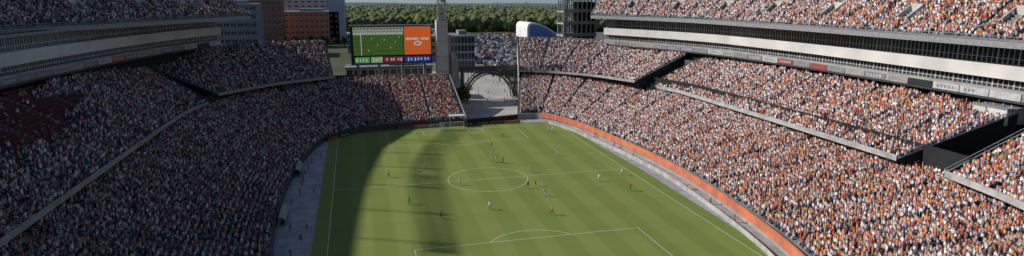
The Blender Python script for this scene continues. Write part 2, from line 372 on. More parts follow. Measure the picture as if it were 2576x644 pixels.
def suites(path,zs,side,label,name='suite_building'):
    P=cat_paths([(x,y,0) for x,y in path])[0]
    e=empty(name,label=label,cat='building')
    zr0,zr1,zf0,zf1,zt=zs
    strip(P,zr0-3.2,zt,.4,'wall',M_dark,e,side=-side,off=.4)
    strip(P,zf0,zf1,1.9,'floor_fascia',M_fascia,e,side=side,off=0)
    strip(P,zr1,zr1+.5,1.6,'floor_fascia',M_conc,e,side=side,off=.0)
    strip(P,zr0-.45,zr0-.05,1.8,'floor_fascia',M_steel,e,side=side,off=-.1)
    strip(P,zt-.5,zt-.1,1.2,'floor_fascia',M_grey,e,side=side,off=.0)
    s=np.concatenate([[0],np.cumsum(np.linalg.norm(np.diff(P[:,:2],axis=0),axis=1))])
    def at(u):
        x=np.interp(u,s,P[:,0]);y=np.interp(u,s,P[:,1]);x2=np.interp(u+.5,s,P[:,0]);y2=np.interp(u+.5,s,P[:,1]);x1=np.interp(u-.5,s,P[:,0]);y1=np.interp(u-.5,s,P[:,1])
        t=np.array([x2-x1,y2-y1]);t/=np.linalg.norm(t);return np.array([x,y]),t
    n=46; wd=s[-1]/n
    m1=window_mesh(wd*.97,zf0-zr1-.6,'window');m2=window_mesh(wd*.97,zt-zf1-.6,'window')
    for i in range(n):
        p,t=at((i+.5)*wd); nn=np.array([-t[1],t[0]])*side
        for me,zc,of in ((m1,(zf0+zr1+.5)/2,.35),(m2,(zt-.5+zf1)/2,.15)):
            o=obj('window',me,e); q=p+nn*of; o.location=(q[0],q[1],zc)
            o.rotation_euler=(0,0,math.atan2(nn[1],nn[0])+math.pi/2)
    k=int(s[-1]/6.0); wd=s[-1]/k
    for i in range(k):
        p,t=at((i+.5)*wd); nn=np.array([-t[1],t[0]])*side; q=p+nn*1.55
        b=MB(); b.box((0,0,0),(wd*.97,.12,zr1-zr0),0)
        for j in range(random.choice((0,3,5))):
            b.box((-wd*.3+j*wd*.14,-.08,0),(wd*.07,.04,(zr1-zr0)*.4),1)
        mt=random.choices(RIB,weights=[2.5,1,.8,4,1,.4,4])[0]
        o=b.obj('advert_panel',[mt,RIB[3] if mt in (RIB[0],RIB[6]) else RIB[0]],e); o.location=(q[0],q[1],(zr0+zr1)/2); o.rotation_euler=(0,0,math.atan2(nn[1],nn[0])+math.pi/2)
    return e,P
suites([(92.5,-90),(92.5,-50),(92.5,3),(90.5,30),(87.7,50),(79.5,74),(69,96)],(22.0,23.4,25.8,28.4,32.6),1,'two-storey glazed suite levels with white fascia bands')
suites([(-94.5,-40),(-94.5,3),(-91,35),(-88,52),(-82,76),(-73.5,96)],(24.5,25.8,28.0,30.6,33.9),-1,'shaded glazed suite levels with pale fascia bands')
q=MB(); q.box((90.3,-44,19.2),(5,6.5,3.0),0,rz=.0); q.box((87.6,-44,18.2),(.3,2.2,1.6),1); q.box((90.3,-44,20.8),(5.4,6.9,.2),2)
q.obj('entrance_block',[M_fascia,M_dark,M_grey],label='pale concrete entrance block beside the middle tier',cat='wall')
q=MB()
for i in range(6):
    q.beam((90+i*.6,-49.3,13.5+.2*(i%2)),(91.3+.35*i,-49,18.5),(.6,.25),0,5)
q.obj('tarpaulin',mat('blue_tarp',(.04,.14,.5),c2=(.02,.07,.3),scale=1.),label='bright blue tarpaulin draped beside the stand',cat='tarpaulin')
q=MB(); q.box((84,-48,8.8),(26,9,.3),0); q.box((96,-48,14),(.4,12,13),0)
q.obj('concourse_wall',[M_dark],label='concourse floor and wall coloured dark as a shaded opening',cat='wall')

WP=np.array([(-124,-75,0),(-122,-60,0),(-121.5,-20,0),(-120.5,5,0),(-118.5,33,0),(-115.5,57,0),(-109.5,86,0),(-98,114,0)],float)
WPs=cat_paths(WP)[0]  # unseen wall, added and shaped to throw the shadow over stands and pitch
strip(WPs,0,60,1.0,'added_shade_wall',M_conc,side=1,label='added unseen tall wall shading the left stands and pitch',cat='wall')
GP=cat_paths([(-122,0,0),(-121.6,9,0),(-118.5,54,0),(-113.6,75.6,0),(-104,101,0)],step=.8)[0]  # unseen louvre row, added to lay a soft shadow streak on the turf
q=MB()
for i in range(len(GP)-1):
    a=GP[i];b=GP[i+1]
    c_=(a+b)/2; q.box((c_[0],c_[1],69.5+.5*math.sin(i*.05)),(.3,.36,3.6),1,rz=math.atan2(b[1]-a[1],b[0]-a[0])-math.pi/2)
for i in range(0,len(GP)-6,6):
    a=GP[i];b=GP[i+6]
    for z in (67.4,71.6): q.beam((a[0],a[1],z),(b[0],b[1],z),.12,0,4)
for i in range(0,len(GP),18): q.beam((GP[i][0],GP[i][1],60),(GP[i][0],GP[i][1],72),.2,0,6)
q.obj('added_shade_gantry',[M_steel,M_grey],label='added unseen louvred gantry casting a soft streak on pitch',cat='shadow caster')

# ------------------------------------------------------------------ crowd
pos=np.concatenate(CR_pos);ywc=np.concatenate(CR_yaw);colr=np.concatenate(CR_col);std=np.concatenate(CR_std)
N=len(pos); print('crowd',N)
d=pos-CP; zc=d@fwn; px=1288+FPX*(d@rtn)/zc; py=322-FPX*(d@upn)/zc
vis=(zc>0)&(px>5)&(px<2570)&(py>5)&(py<640)
order=np.argsort(np.where(vis,zc,1e9)); NI=225
ind=order[:NI]; rest=np.ones(N,bool); rest[ind]=False
def hexa(b,t,z0,z1):
    return [(b[0],b[2],z0),(b[1],b[2],z0),(b[1],b[3],z0),(b[0],b[3],z0),(t[0],t[2],z1),(t[1],t[2],z1),(t[1],t[3],z1),(t[0],t[3],z1)]
HF=[(4,5,6,7),(0,1,5,4),(1,2,6,5),(2,3,7,6),(3,0,4,7)]
def tmpl(standing):
    if standing: parts=[hexa((-.13,.13,-.1,.08),(-.18,.18,-.13,.1),0,.85),hexa((-.17,.17,-.12,.1),(-.22,.22,-.10,.08),.85,1.42),hexa((-.08,.08,-.09,.1),(-.085,.085,-.11,.1),1.45,1.72)]
    else: parts=[hexa((-.2,.2,.0,.42),(-.2,.2,-.05,.42),.05,.55),hexa((-.19,.19,-.22,.02),(-.22,.22,-.18,.02),.45,1.02),hexa((-.08,.08,-.18,.03),(-.09,.09,-.19,.04),1.04,1.32)]
    return np.array(sum(parts,[])),np.array([tuple(i+8*k for i in f) for k in range(3) for f in HF])
def bulk(T,TF,P,Yw,scz):
    n=len(P);nv=len(T)
    c=np.cos(Yw)[:,None];s=np.sin(Yw)[:,None]
    X=T[None,:,0]*c-T[None,:,1]*s+P[:,0:1]; Y=T[None,:,0]*s+T[None,:,1]*c+P[:,1:2]; Z=T[None,:,2]*scz[:,None]+P[:,2:3]
    V=np.stack([X,Y,Z],2).reshape(-1,3); Fa=(TF[None]+np.arange(n)[:,None,None]*nv).reshape(-1,TF.shape[1])
    return V,Fa
def finish(name,Vs,Fs,Cs,m,**k):
    off=0;FF=[]
    for V,F_ in zip(Vs,Fs): FF.append(F_+off); off+=len(V)
    V=np.concatenate(Vs);Fa=np.concatenate(FF);C=np.concatenate(Cs)
    me=bpy.data.meshes.new(name); me.vertices.add(len(V)); me.vertices.foreach_set('co',V.astype(np.float32).ravel())
    w_=Fa.shape[1]; me.loops.add(Fa.size); me.loops.foreach_set('vertex_index',Fa.astype(np.int32).ravel())
    me.polygons.add(len(Fa)); me.polygons.foreach_set('loop_start',np.arange(0,Fa.size,w_,dtype=np.int32))
    me.update(calc_edges=True)
    a=me.color_attributes.new('col','FLOAT_COLOR','POINT'); a.data.foreach_set('color',np.concatenate([C,np.ones((len(C),1))],1).astype(np.float32).ravel())
    me.materials.append(m); return obj(name,me,**k)
Vs=[];Fs=[];Cs=[]
SK=np.array([(.55,.33,.23),(.48,.29,.2),(.3,.16,.1),(.6,.38,.28)]);HR=np.array([(.05,.035,.028),(.14,.085,.055),(.35,.25,.14),(.6,.6,.6),(.4,.08,.06)])
TR=np.array([(.06,.07,.12),(.05,.05,.05),(.27,.24,.2),(.14,.17,.26),(.35,.33,.33)])
for st in (False,True):
    mm=rest&(std==st); T,TF=tmpl(st); n=int(mm.sum())
    V,Fa=bulk(T,TF,pos[mm],ywc[mm],rng.uniform(.88,1.06,n))
    C=np.zeros((n,24,3)); C[:,0:8]=TR[rng.integers(0,5,n)][:,None]; C[:,8:16]=colr[mm][:,None]
    sk=SK[rng.integers(0,4,n)]; hr=HR[rng.choice(5,n,p=[.34,.30,.14,.13,.09])]
    C[:,16:24]=sk[:,None]
    for j in (16,17,20,21): C[:,j]=hr
    for j in (22,23): C[:,j]=hr*.5+sk*.5
    C[:,8:10]=C[:,8:10]*.6+sk[:,None]*.4
    Vs.append(V);Fs.append(Fa);Cs.append(C.reshape(-1,3))
finish('crowd',Vs,Fs,Cs,M_crowd,kind='stuff',label='dense crowd of seated and standing spectators filling the stands',cat='crowd')
sp=np.concatenate(ST_pos);sy=np.concatenate(ST_yaw)
T=np.array(hexa((-.23,.23,-.2,.22),(-.23,.23,-.2,.22),.40,.47)+hexa((-.23,.23,-.30,-.22),(-.23,.23,-.34,-.27),.42,.9)); TF=np.array([tuple(i+8*k for i in f) for k in range(2) for f in HF])
V,Fa=bulk(T,TF,sp,sy,np.ones(len(sp)))
C=np.repeat(np.where((rng.random(len(sp))<.9)[:,None],np.array([[.14,.035,.045]]),np.array([[.1,.03,.04]])),16,0)
finish('stadium_seats',[V],[Fa],[C],M_crowd,kind='stuff',label='rows of empty dark red plastic stadium seats',cat='seats')

# ------------------------------------------------------------------ individual people
def person_mesh(name,J,pants,mats_sh):
    E=[('pel','sp','s'),('sp','ch','s'),('ch','nk','k'),('nk','hd','k'),('hd','ht','h'),
       ('ch','sL','s'),('sL','eL','s'),('eL','wL','k'),('wL','fL','k'),('ch','sR','s'),('sR','eR','s'),('eR','wR','k'),('wR','fR','k'),
       ('pel','hL','p'),('hL','kL','p'),('kL','aL',pants),('aL','tL','f'),('pel','hR','p'),('hR','kR','p'),('kR','aR',pants),('aR','tR','f')]
    names=list(J); me=bpy.data.meshes.new('tmp'); me.from_pydata([J[n][0] for n in names],[(names.index(a),names.index(b)) for a,b,_ in E],[]) 
    o=bpy.data.objects.new('tmp',me); scene.collection.objects.link(o)
    md=o.modifiers.new('Skin','SKIN'); md.use_smooth_shade=True
    for i,n in enumerate(names):
        sv=me.skin_vertices[0].data[i]; r=J[n][1]; sv.radius=(r,r) if not isinstance(r,tuple) else r; sv.use_root=(n=='pel')
    o.modifiers.new('Sub','SUBSURF').levels=1
    dg=bpy.context.evaluated_depsgraph_get(); m2=bpy.data.meshes.new_from_object(o.evaluated_get(dg)); bpy.data.objects.remove(o)
    m2.name=name; m2.materials.clear()
    for m in mats_sh: m2.materials.append(m)
    idx={'s':0,'k':1,'h':2,'p':3,'f':4}
    seg=[(np.array(J[a][0]),np.array(J[b][0]),idx[c]) for a,b,c in E]
    hc=np.array(J['hd'][0])
    for p in m2.polygons:
        c=np.array(p.center); best=9;bi=0
        for a,b,i in seg:
            t=np.clip((c-a)@(b-a)/((b-a)@(b-a)),0,1); dd=np.linalg.norm(c-a-(b-a)*t)
            if dd<best: best=dd;bi=i
        if bi in(1,2) and c[2]>hc[2]-.06 and np.linalg.norm(c-hc)<.2: bi=2 if (c[1]<hc[1]-.02 or c[2]>hc[2]+.07) else 1
        p.material_index=bi
    return m2
def stand_J(lean=0.,arms='down',legs='stand'):
    J={'pel':((0,0,.95),(.15,.11)),'sp':((0,0,1.15),(.14,.10)),'ch':((0,.0,1.36),(.17,.11)),'nk':((0,.0,1.52),.055),'hd':((0,.02,1.63),.095),'ht':((0,.0,1.72),.075)}
    for s,k in((-1,'L'),(1,'R')):
        J['s'+k]=((s*.2,0,1.41),.062)
        if arms=='down': e=(s*.26,-.02,1.14);w_=(s*.27,.08,.92);f=(s*.27,.11,.82)
        elif arms=='up': e=(s*.33,.05,1.62);w_=(s*.3,.08,1.86);f=(s*.29,.09,1.96)
        elif arms=='clap': e=(s*.27,.12,1.2);w_=(s*.08,.33,1.32);f=(s*.03,.38,1.4)
        else: e=(s*.27,-s*.16,1.16);w_=(s*.24,.1-s*.1,1.14);f=(s*.2,.18-s*.1,1.2)
        J['e'+k]=(e,.045);J['w'+k]=(w_,.034);J['f'+k]=(f,.036)
        J['h'+k]=((s*.1,0,.9),.095)
        if legs=='stand': kn=(s*.12,.02,.5);an=(s*.13,-.02,.1);to=(s*.15,.15,.04)
        elif legs=='walk': kn=(s*.1,.1*s+.05,.5);an=(s*.1,.25*s-.05,.11+(.06 if s<0 else 0));to=(s*.1,.25*s+.12,.04)
        else: kn=(s*.1,.28*s+.05,.55);an=(s*.1,.2*s-.25,.2 if s<0 else .12);to=(s*.1,.2*s-.1,.12 if s<0 else .04)
        J['k'+k]=(kn,.068);J['a'+k]=(an,.045);J['t'+k]=(to,.04)
    return J
def seat_J(arms='lap'):
    J={'pel':((0,-.08,.55),(.16,.12)),'sp':((0,-.08,.74),(.15,.11)),'ch':((0,-.06,.95),(.17,.11)),'nk':((0,-.04,1.1),.055),'hd':((0,-.01,1.21),.095),'ht':((0,-.03,1.3),.075)}
    for s,k in((-1,'L'),(1,'R')):
        J['s'+k]=((s*.2,-.06,1.0),.062)
        if arms=='lap': e=(s*.26,.0,.74);w_=(s*.16,.22,.66);f=(s*.1,.28,.66)
        else: e=(s*.24,.12,.85);w_=(s*.08,.26,1.0);f=(s*.03,.3,1.08)
        J['e'+k]=(e,.045);J['w'+k]=(w_,.034);J['f'+k]=(f,.036)
        J['h'+k]=((s*.1,-.02,.53),.1); J['k'+k]=((s*.13,.38,.52),.068);J['a'+k]=((s*.13,.36,.1),.045);J['t'+k]=((s*.14,.5,.04),.04)
    return J
ms=[M_shirt,M_skin,M_hair,M_trou,M_black]; mp=[M_shirt,M_skin,M_hair,M_short,M_black]
PMs={'seat1':person_mesh('person',seat_J('lap'),'p',ms),'seat2':person_mesh('person',seat_J('clap'),'k',mp),
 'st1':person_mesh('person',stand_J(arms='down'),'p',ms),'st2':person_mesh('person',stand_J(arms='up'),'k',ms),'st3':person_mesh('person',stand_J(arms='clap'),'k',mp),
 'walk':person_mesh('person',stand_J(arms='run',legs='walk'),'k',mp),'run':person_mesh('person',stand_J(arms='run',legs='run'),'k',mp),
 'walkd':person_mesh('person',stand_J(arms='run',legs='walk'),'k',ms),'rund':person_mesh('person',stand_J(arms='run',legs='run'),'k',ms)}
def cname(c):
    if min(c)>.38: return 'white'
    if max(c)<.14: return 'dark'
    if c[2]>c[0]*1.3: return 'blue'
    if c[0]>.36 and c[1]<.28 and c[2]<.1 and c[1]>.12: return 'orange'
    if c[0]>.34 and c[1]>.2 and c[2]>.2: return 'pink'
    if c[0]>.4 and c[1]>.3: return 'yellow'
    if c[1]>.1: return 'grey'
    return 'red'
def person(key,loc,rz,col,label,group,sc=1.):
    o=obj('person',PMs[key],label=label,cat='person',group=group); o.location=loc;o.rotation_euler=(0,0,rz);o.color=(*col,1);o.scale=(sc,)*3; return o
for i in ind:
    key=random.choice(['st1','st2','st3']) if std[i] else random.choice(['seat1','seat2'])
    c=tuple(float(v) for v in colr[i]); act={'st1':'standing with arms down','st2':'standing with raised arms','st3':'standing and clapping','seat1':'sitting with hands in lap','seat2':'sitting and clapping'}[key]
    person(key,tuple(pos[i]),float(ywc[i]),c,'spectator in %s shirt %s in the stand'%(cname(c),act),'spectators in the stands',random.uniform(.92,1.05))
WHT=(.75,.76,.8);ORG=(.55,.15,.03);BLU=(.35,.42,.6);DK=(.05,.05,.07)
pl=[(-22,7,'o'),(-13,12,'w'),(-15,5,'b'),(-19,-13,'o'),(-14,-23,'o'),(-7,-3,'w'),(4,45,'w'),(13,40,'o'),(7,28,'o'),(4,14,'w'),(5,13,'w'),(6.5,12,'o'),(11,3,'w'),(9,-8,'o'),(7,-9,'d'),(22,16,'w'),(9,-15,'b'),(7,-26,'o'),(-4,-20,'w'),(24,-8,'w'),(31,-5,'w'),(28,-16,'o'),(28,43,'w'),(29.5,43,'w')]
for x,y,k in pl:
    col={'w':WHT,'o':ORG,'b':BLU,'d':DK}[k]; nm={'w':'white','o':'orange','b':'pale blue','d':'black'}[k]
    r=random.random()<.5; key=('run' if r else 'walk')+('d' if k in 'od' else '')
    person(key,(x,y,.026),random.uniform(0,6.28),col,'%s in %s kit %s on the pitch'%('referee' if k=='d' else 'footballer',nm,'running' if r else 'walking'),'footballers on the pitch',1.06)
stf=[(-40,24),(-38,28),(-41,14),(-41,9),(-41,-1),(-38,-2),(-41,-22),(-39,-27),(-38.2,-22),(-38.6,-28),(-42.5,-13),(-40.5,18),(-39.5,32),(-41,5),(-42,-8),(-40,-33),(40,8),(40.5,-18),(39.4,33),(38.8,-38),(40,20),(40,-28)]
for x,y in stf:
    c=random.choice([DK,DK,(.3,.03,.04),(.5,.5,.5),(.05,.07,.2)])
    key=random.choice(['st1','walkd']); person(key,(x,y,.0),random.uniform(-2.4,-.7) if x<0 else random.uniform(.7,2.4),c,'person in %s clothes %s on the touchline paving'%(cname(c),'standing' if key=='st1' else 'walking'),'staff beside the pitch',1.)
for i in range(30):
    y=random.uniform(68,190); a=random.uniform(.18,.262); x=-28+a*(y+132)
    if x<8: continue
    c=random.choice([DK,(.3,.03,.04),WHT,(.1,.15,.35),ORG])
    person('walkd',(x,y,.06),random.uniform(0,6.28),c,'person in %s top walking across the plaza'%cname(c),'people on the plaza',1.)

for (x,y) in ((-42.2,16),(-42.4,-16)):
    e=empty('team_bench',(x,y,0),label='low team bench with curved clear canopy on paving',cat='bench',group='team benches')
    b=MB()
    for i in range(6):
        t0=math.pi*.5*i/6;t1=math.pi*.5*(i+1)/6
        p=lambda t:(-.7+1.3*math.sin(t)*.9,1.0+1.0*math.cos(t))
        a=p(t0);c=p(t1); b.add([(a[0],-4,a[1]),(a[0],4,a[1]),(c[0],4,c[1]),(c[0],-4,c[1])],[(0,1,2,3)])
    b.obj('canopy',M_grey,e)
    b=MB(); b.box((-.2,0,.42),(.5,7.6,.1)); b.box((-.45,0,.7),(.08,7.6,.5)); b.obj('seat',M_black,e)

# ------------------------------------------------------------------ goal
g=empty('goal',(0,L,0),label='white football goal with net on the end line',cat='goal')
for x in (-3.66,3.66):
    q=MB(); q.beam((x,0,.02),(x,0,2.5),.08,0,8); q.obj('post',M_white,g)
q=MB(); q.beam((-3.66,0,2.44),(3.66,0,2.44),.08,0,8); q.obj('crossbar',M_white,g)
q=MB()
for i in range(25):
    x=-3.66+i*7.32/24; q.beam((x,.1,2.4),(x,1.0,2.3),.012,0,3); q.beam((x,1.0,2.3),(x,2.0,.03),.012,0,3)
for z in np.linspace(.05,2.3,9):
    y=2.0-(z/2.3)*1.0; q.beam((-3.66,y,z),(3.66,y,z),.012,0,3)
q.obj('net',M_white,g)
for x in (-W,W):
    q=MB(); q.beam((x,L,0),(x,L,1.5),.03,0,5); q.add([(x,L,1.5),(x+.45,L,1.35),(x,L,1.15)],[(0,1,2)],1)
    q.obj('corner_flag',[M_white,M_orange],label='small orange corner flag on a white pole',cat='flag')
q=MB()
for x in (0,4.6):
    for y in (0,2): q.beam((x,y,0),(x,y,3.4),.07,0,4)
q.box((2.3,1,3.4),(4.9,2.3,.25),0)
for x in (0,4.6): q.beam((x,0,4.4),(x,2,4.4),.05,0,4); q.beam((x,0,3.4),(x,0,4.4),.05,0,4)
q.beam((0,0,4.4),(4.6,0,4.4),.05,0,4)
o=q.obj('camera_platform',[M_white],label='small white scaffold camera platform behind the goal',cat='platform'); o.location=(.2,58,0)
BM=[M_black,RIB[2],M_orange,RIB[0],RIB[1],M_black]
def board(x,y,rz,i,wd=5.):
    q=MB(); q.box((0,0,.5),(wd*.97,.12,.95),0)
    if i%3!=1:
        for j in range(5): q.box((-wd*.28+j*wd*.13,-.08,.5),(wd*.07,.04,.38),1)
    o=q.obj('advertising_board',[BM[i%6],RIB[0] if BM[i%6] is not RIB[0] else RIB[4]],label='low %s advertising board beside the pitch'%['black','dark red','orange','white','navy','black'][i%6],cat='advertising board',group='advertising boards round the pitch')
    o.location=(x,y,.03);o.rotation_euler=(0,0,rz)
for i in range(9): board(-19+i*5,58.4,0,i)
for i,(x,y,a) in enumerate([(-23.8,57.2,.25),(-28.3,55.3,.5),(-32.3,52.4,.72),(-35.6,48.9,.95)]): board(x,y,a,i*2+1,4.8)
q=MB()
q.box((15,61.8,.9),(18.5,.2,1.8),0,rz=.22)
for j in range(12): q.beam((6.5+j*1.5,59.9+j*.335,0),(6.5+j*1.5,59.9+j*.335,2.3),.06,0,4)
q.obj('gate_fence',[M_black],label='black gate fence closing the corner opening',cat='fence')

# ------------------------------------------------------------------ video board
vb=empty('video_board',(-14.3,108,0),label='large stadium video board showing the match and adverts',cat='video board')
bw,bz0,bz1=30.6,15.3,29.5
q=MB(); q.box((0,.8,(bz0+bz1)/2),(bw,1.6,bz1-bz0),0); q.box((0,.8,bz1+.2),(bw+.4,2,.4),1); q.box((0,.8,bz0-.25),(bw+.4,2,.45),1)
q.obj('cabinet',[M_black,M_grey],vb)
for x in (-13,-5,4,12.5):
    q=MB(); q.box((x,1.6,bz0/2-.3),(1.1,1.1,bz0-.6),0); q.obj('support_leg',[M_conc],vb)
def px2(x,y): return ((x-877)/209*bw-bw/2, bz1-(y-66)/94*(bz1-bz0))
def em(name,c,c2=None,e=.55,scale=1.): return mat(name,c,c2=c2,emit=e,scale=scale,rough=.4)
def scr(b,x0,y0,x1,y1,mi,d):
    a=px2(x0,y0);c=px2(x1,y1); b.add([(a[0],d,c[1]),(c[0],d,c[1]),(c[0],d,a[1]),(a[0],d,a[1])],[(0,1,2,3)],mi)
b=MB(); scr(b,884,68,1012,139,0,-.02); scr(b,884,69,1012,80,1,-.04)
for i in range(15): scr(b,886+i*8.4,71,891+i*8.4,74,2,-.06)
for i in range(24): scr(b,886+i*5.2,82.5,889+i*5.2,85,3,-.06)
scr(b,884,81,1012,88,1,-.04)
for k,yy in enumerate((92,100,110,121,132)): scr(b,884,yy,1012,yy+4.5,4,-.04)
scr(b,903,84,904.6,139,3,-.08)
for x,y in ((930,95),(945,110),(962,98),(978,118),(990,104),(921,125),(1000,92)): scr(b,x,y,x+1.5,y+4,3,-.08)
b.obj('match_screen',[em('scr_green',(.055,.12,.02),(.04,.09,.015),scale=.2),em('scr_pale',(.38,.40,.33),(.2,.22,.18),scale=3),em('scr_dark',(.05,.05,.06)),em('scr_white',(.62,.62,.60)),em('scr_green2',(.065,.135,.025))],vb)
b=MB(); scr(b,1014,68,1084,139,0,-.02)
for i in range(11):
    if i!=6: scr(b,1019+i*5.5,96,1023.4+i*5.5,101.5,1,-.05)
# ring shaped emblem below the lettering
for i in range(14):
    t=2*math.pi*i/14; x=1049+8.5*math.cos(t); y=110.5+4.8*math.sin(t)
    scr(b,x-2,y-1.2,x+2,y+1.2,1,-.05-.004*i)
scr(b,1044,109,1050,112,2,-.12); scr(b,1051,109.5,1055,111.5,1,-.12)
b.obj('orange_screen',[em('scr_orange',(.66,.13,.02),(.6,.11,.02)),MATS['scr_white'],em('scr_blue',(.15,.2,.45))],vb)
b=MB()
for x0,x1,mi in ((886,924,0),(927,957,1),(960,1010,2),(1014,1083,3)): scr(b,x0,143,x1,158,mi,-.02)
for x in (890,898,906,914,932,938,945,951,966,978,984,996,1003,1022,1030,1040,1048,1056,1066,1074): scr(b,x,147,x+3.4,153+(x%3),4,-.05)
b.obj('advert_strip',[em('ad_green',(.08,.35,.08)),em('ad_lime',(.25,.42,.15)),em('ad_maroon',(.2,.03,.04)),em('ad_navy',(.02,.04,.25)),MATS['scr_white']],vb)

# ------------------------------------------------------------------ tower
tw=empty('lighthouse_tower',(4.8,105,0),label='tall pale concrete tower topped by steel lattice mast',cat='tower')
q=MB(); q.box((-.3,0,15.8),(4.6,4.2,31.6),0,taper=.93); q.box((2.55,.6,13),(1.2,3,26),1)
for z in (6,12,18,24): q.box((-.3,0,z),(4.75,4.35,.15),1)
q.obj('shaft',[M_concl,M_conc],tw)
q=MB(); q.add([(3.1,-2,0),(7.4,-2,0),(7.4,2,0),(3.1,2,0),(3.1,-2,19.5),(5.2,-2,18),(5.2,2,18),(3.1,2,19.5)],[(4,5,6,7),(0,1,5,4),(1,2,6,5),(2,3,7,6),(3,0,4,7)]); q.obj('buttress',M_conc,tw)
q=MB()
for x in (-1.5,1.3):
    for y in (-1.4,1.4): q.beam((x,y,31),(x,y,48),.16,0,5)
for i in range(8):
    z=31.5+i*2
    for y in (-1.4,1.4): q.beam((-1.5,y,z),(1.3,y,z+2),.09,0,4); q.beam((1.3,y,z),(-1.5,y,z+2),.09,0,4); q.beam((-1.5,y,z),(1.3,y,z),.09,0,4)
    for x in (-1.5,1.3): q.beam((x,-1.4,z),(x,1.4,z+2),.09,0,4)
q.box((0,0,32),(3.6,3.6,.4),0); q.box((.6,0,40),(1.8,1.8,3.2),0)
q.obj('lattice_mast',M_grey,tw)
br=empty('arch_footbridge',(0,108,0),label='dark steel arch footbridge across the plaza opening',cat='bridge')
q=MB(); q.box((23.5,0,12.3),(25.5,4.5,.9),0); q.box((23.5,-2.2,13.1),(25.5,.1,.7),0); q.obj('deck',M_steel,br)
for y in (-2,2):
    q=MB()
    for r in (0,1.3):
        pr=None
        for i in range(21):
            t=math.pi*i/20; p=(23.8-(10.8-r)*math.cos(t),y,.1+(11.4-r)*math.sin(t))
            if pr: q.beam(pr,p,.28,0,5)
            pr=p
    for i in range(21):
        t=math.pi*i/20; q.beam((23.8-10.8*math.cos(t),y,.1+11.4*math.sin(t)),(23.8-9.5*math.cos(t+.1),y,.1+10.1*math.sin(t)),.1,0,4)
    q.obj('arch_rib',M_steel,br)
    for x in (13.3,15,17,19,28.5,30.5,32.5,34.4):
        t=math.acos(max(-1,min(1,(23.8-x)/10.8))); q=MB(); q.beam((x,y,.1+11.4*math.sin(t)),(x,y,12),.12,0,4); q.obj('hanger',M_steel,br)
    for x in (12.7,35.0): q=MB(); q.beam((x,y,0),(x,y,12),.4,0,6); q.obj('column',M_steel,br)

# ------------------------------------------------------------------ buildings
M_bgrey=mat('grey_cladding',(.22,.24,.28),c2=(.17,.19,.22),scale=.08)
def building(name,c,d,m,rows,cols,label,wm=M_glass,ww=1.8,wh=1.9,z0=2.,roofm=M_bgrey,sidecols=0):
    e=empty(name,(c[0],c[1],0),label=label,cat='building')
    q=MB(); q.box((0,0,d[2]/2),d,0); q.obj('wall',m,e)
    q=MB(); q.box((0,0,d[2]+.3),(d[0]+.6,d[1]+.6,.6),0); q.box((d[0]*.15,0,d[2]+1.6),(d[0]*.3,d[1]*.4,2.4),0); q.obj('roof',roofm,e)
    b=MB(); b.box((0,0,0),(ww,.1,wh),0); b.box((0,-.06,-wh/2),(ww+.3,.2,.18),1); b.box((0,-.05,0),(.1,.08,wh),1); wme=mesh('window',b.V,b.F,[wm,M_concl],b.I)
    hs=(d[2]-z0)/rows
    for r in range(rows):
        for k in range(cols):
            o=obj('window',wme,e); o.location=(-d[0]/2+(k+.5)*d[0]/cols,-d[1]/2-.05,z0+(r+.5)*hs)
        for k in range(sidecols):
            o=obj('window',wme,e); o.location=(d[0]/2+.05,-d[1]/2+(k+.5)*d[1]/sidecols,z0+(r+.5)*hs); o.rotation_euler=(0,0,math.pi/2)
    return e
building('brick_office',(-72,430),(64,30,26),mat('orange_brick',(.62,.24,.15),c2=(.52,.20,.13),scale=.6),5,16,'red brick office block with rows of square windows',ww=1.7,wh=1.9,sidecols=4)
building('office_block',(-80,475),(90,30,36),mat('light_grey_cladding',(.42,.44,.48),c2=(.34,.36,.40),scale=.08),3,16,'grey metal clad office block behind the brick building',ww=3,wh=1.4,z0=24)
building('stair_tower',(-41.5,424),(12.5,18,42),mat('blue_grey_panel',(.45,.48,.55),c2=(.38,.41,.47),scale=.05),1,1,'plain pale blue grey slab tower beside the offices',ww=.8,wh=.8)
building('office_block',(-108,330),(34,30,34),M_bgrey,6,8,'dark glazed office block with horizontal bands',ww=3.2,wh=2.6)
building('brick_office',(-100,395),(36,20,36),mat('brown_brick',(.28,.15,.11),scale=.5),7,9,'brown brick office block with a flat roof',ww=1.8,wh=2)
building('glass_hall',(27,205),(15,22,19),M_bgrey,4,4,'grey glazed hall beside the stadium plaza',ww=3.2,wh=3.4,sidecols=4)
building('shop_building',(22,262),(26,22,15),mat('beige_render',(.4,.36,.3)),3,6,'low beige retail building with flat roof',ww=2.6,wh=2.2)
building('shop_building',(-15,122),(34,10,12.5),mat('cream_render',(.52,.47,.4)),3,12,'cream two-storey building beneath the video board',ww=1.8,wh=2.2)
building('office_block',(-10,330),(46,22,13),M_bgrey,3,12,'long low grey office building beyond the board',ww=2.6,wh=2)
building('shop_building',(20,430),(60,24,9),mat('pale_render',(.55,.55,.55)),2,12,'pale low warehouse at the edge of the woods',ww=3,wh=1.8)
e=empty('field_house',(141,415,0),label='white framed sports hall with curved blue glass front',cat='building')
pf=[(-15,0)]+[(-15+ (1-math.cos(t))*4, 10+5*math.sin(t)) for t in np.linspace(0,math.pi/2,6)]+[(-5,14.5),(2,12),(9,8),(14,4.5),(17,0)]
def prof(b,pts,y0,y1,mi):
    n=len(pts); V=[(x,y0,z) for x,z in pts]+[(x,y1,z) for x,z in pts]
    b.add(V,[tuple(range(n)),tuple(range(2*n-1,n-1,-1))]+[(i,(i+1)%n,n+(i+1)%n,n+i) for i in range(n)],mi)
b=MB(); prof(b,pf,0,40,0); b.obj('shell',M_white,e)
b=MB(); prof(b,[(x*.86,z*.88+.1) for x,z in pf],-.3,-.05,0); b.obj('glass_front',mat('blue_glass',(.12,.22,.5),c2=(.09,.16,.4),rough=.3),e)
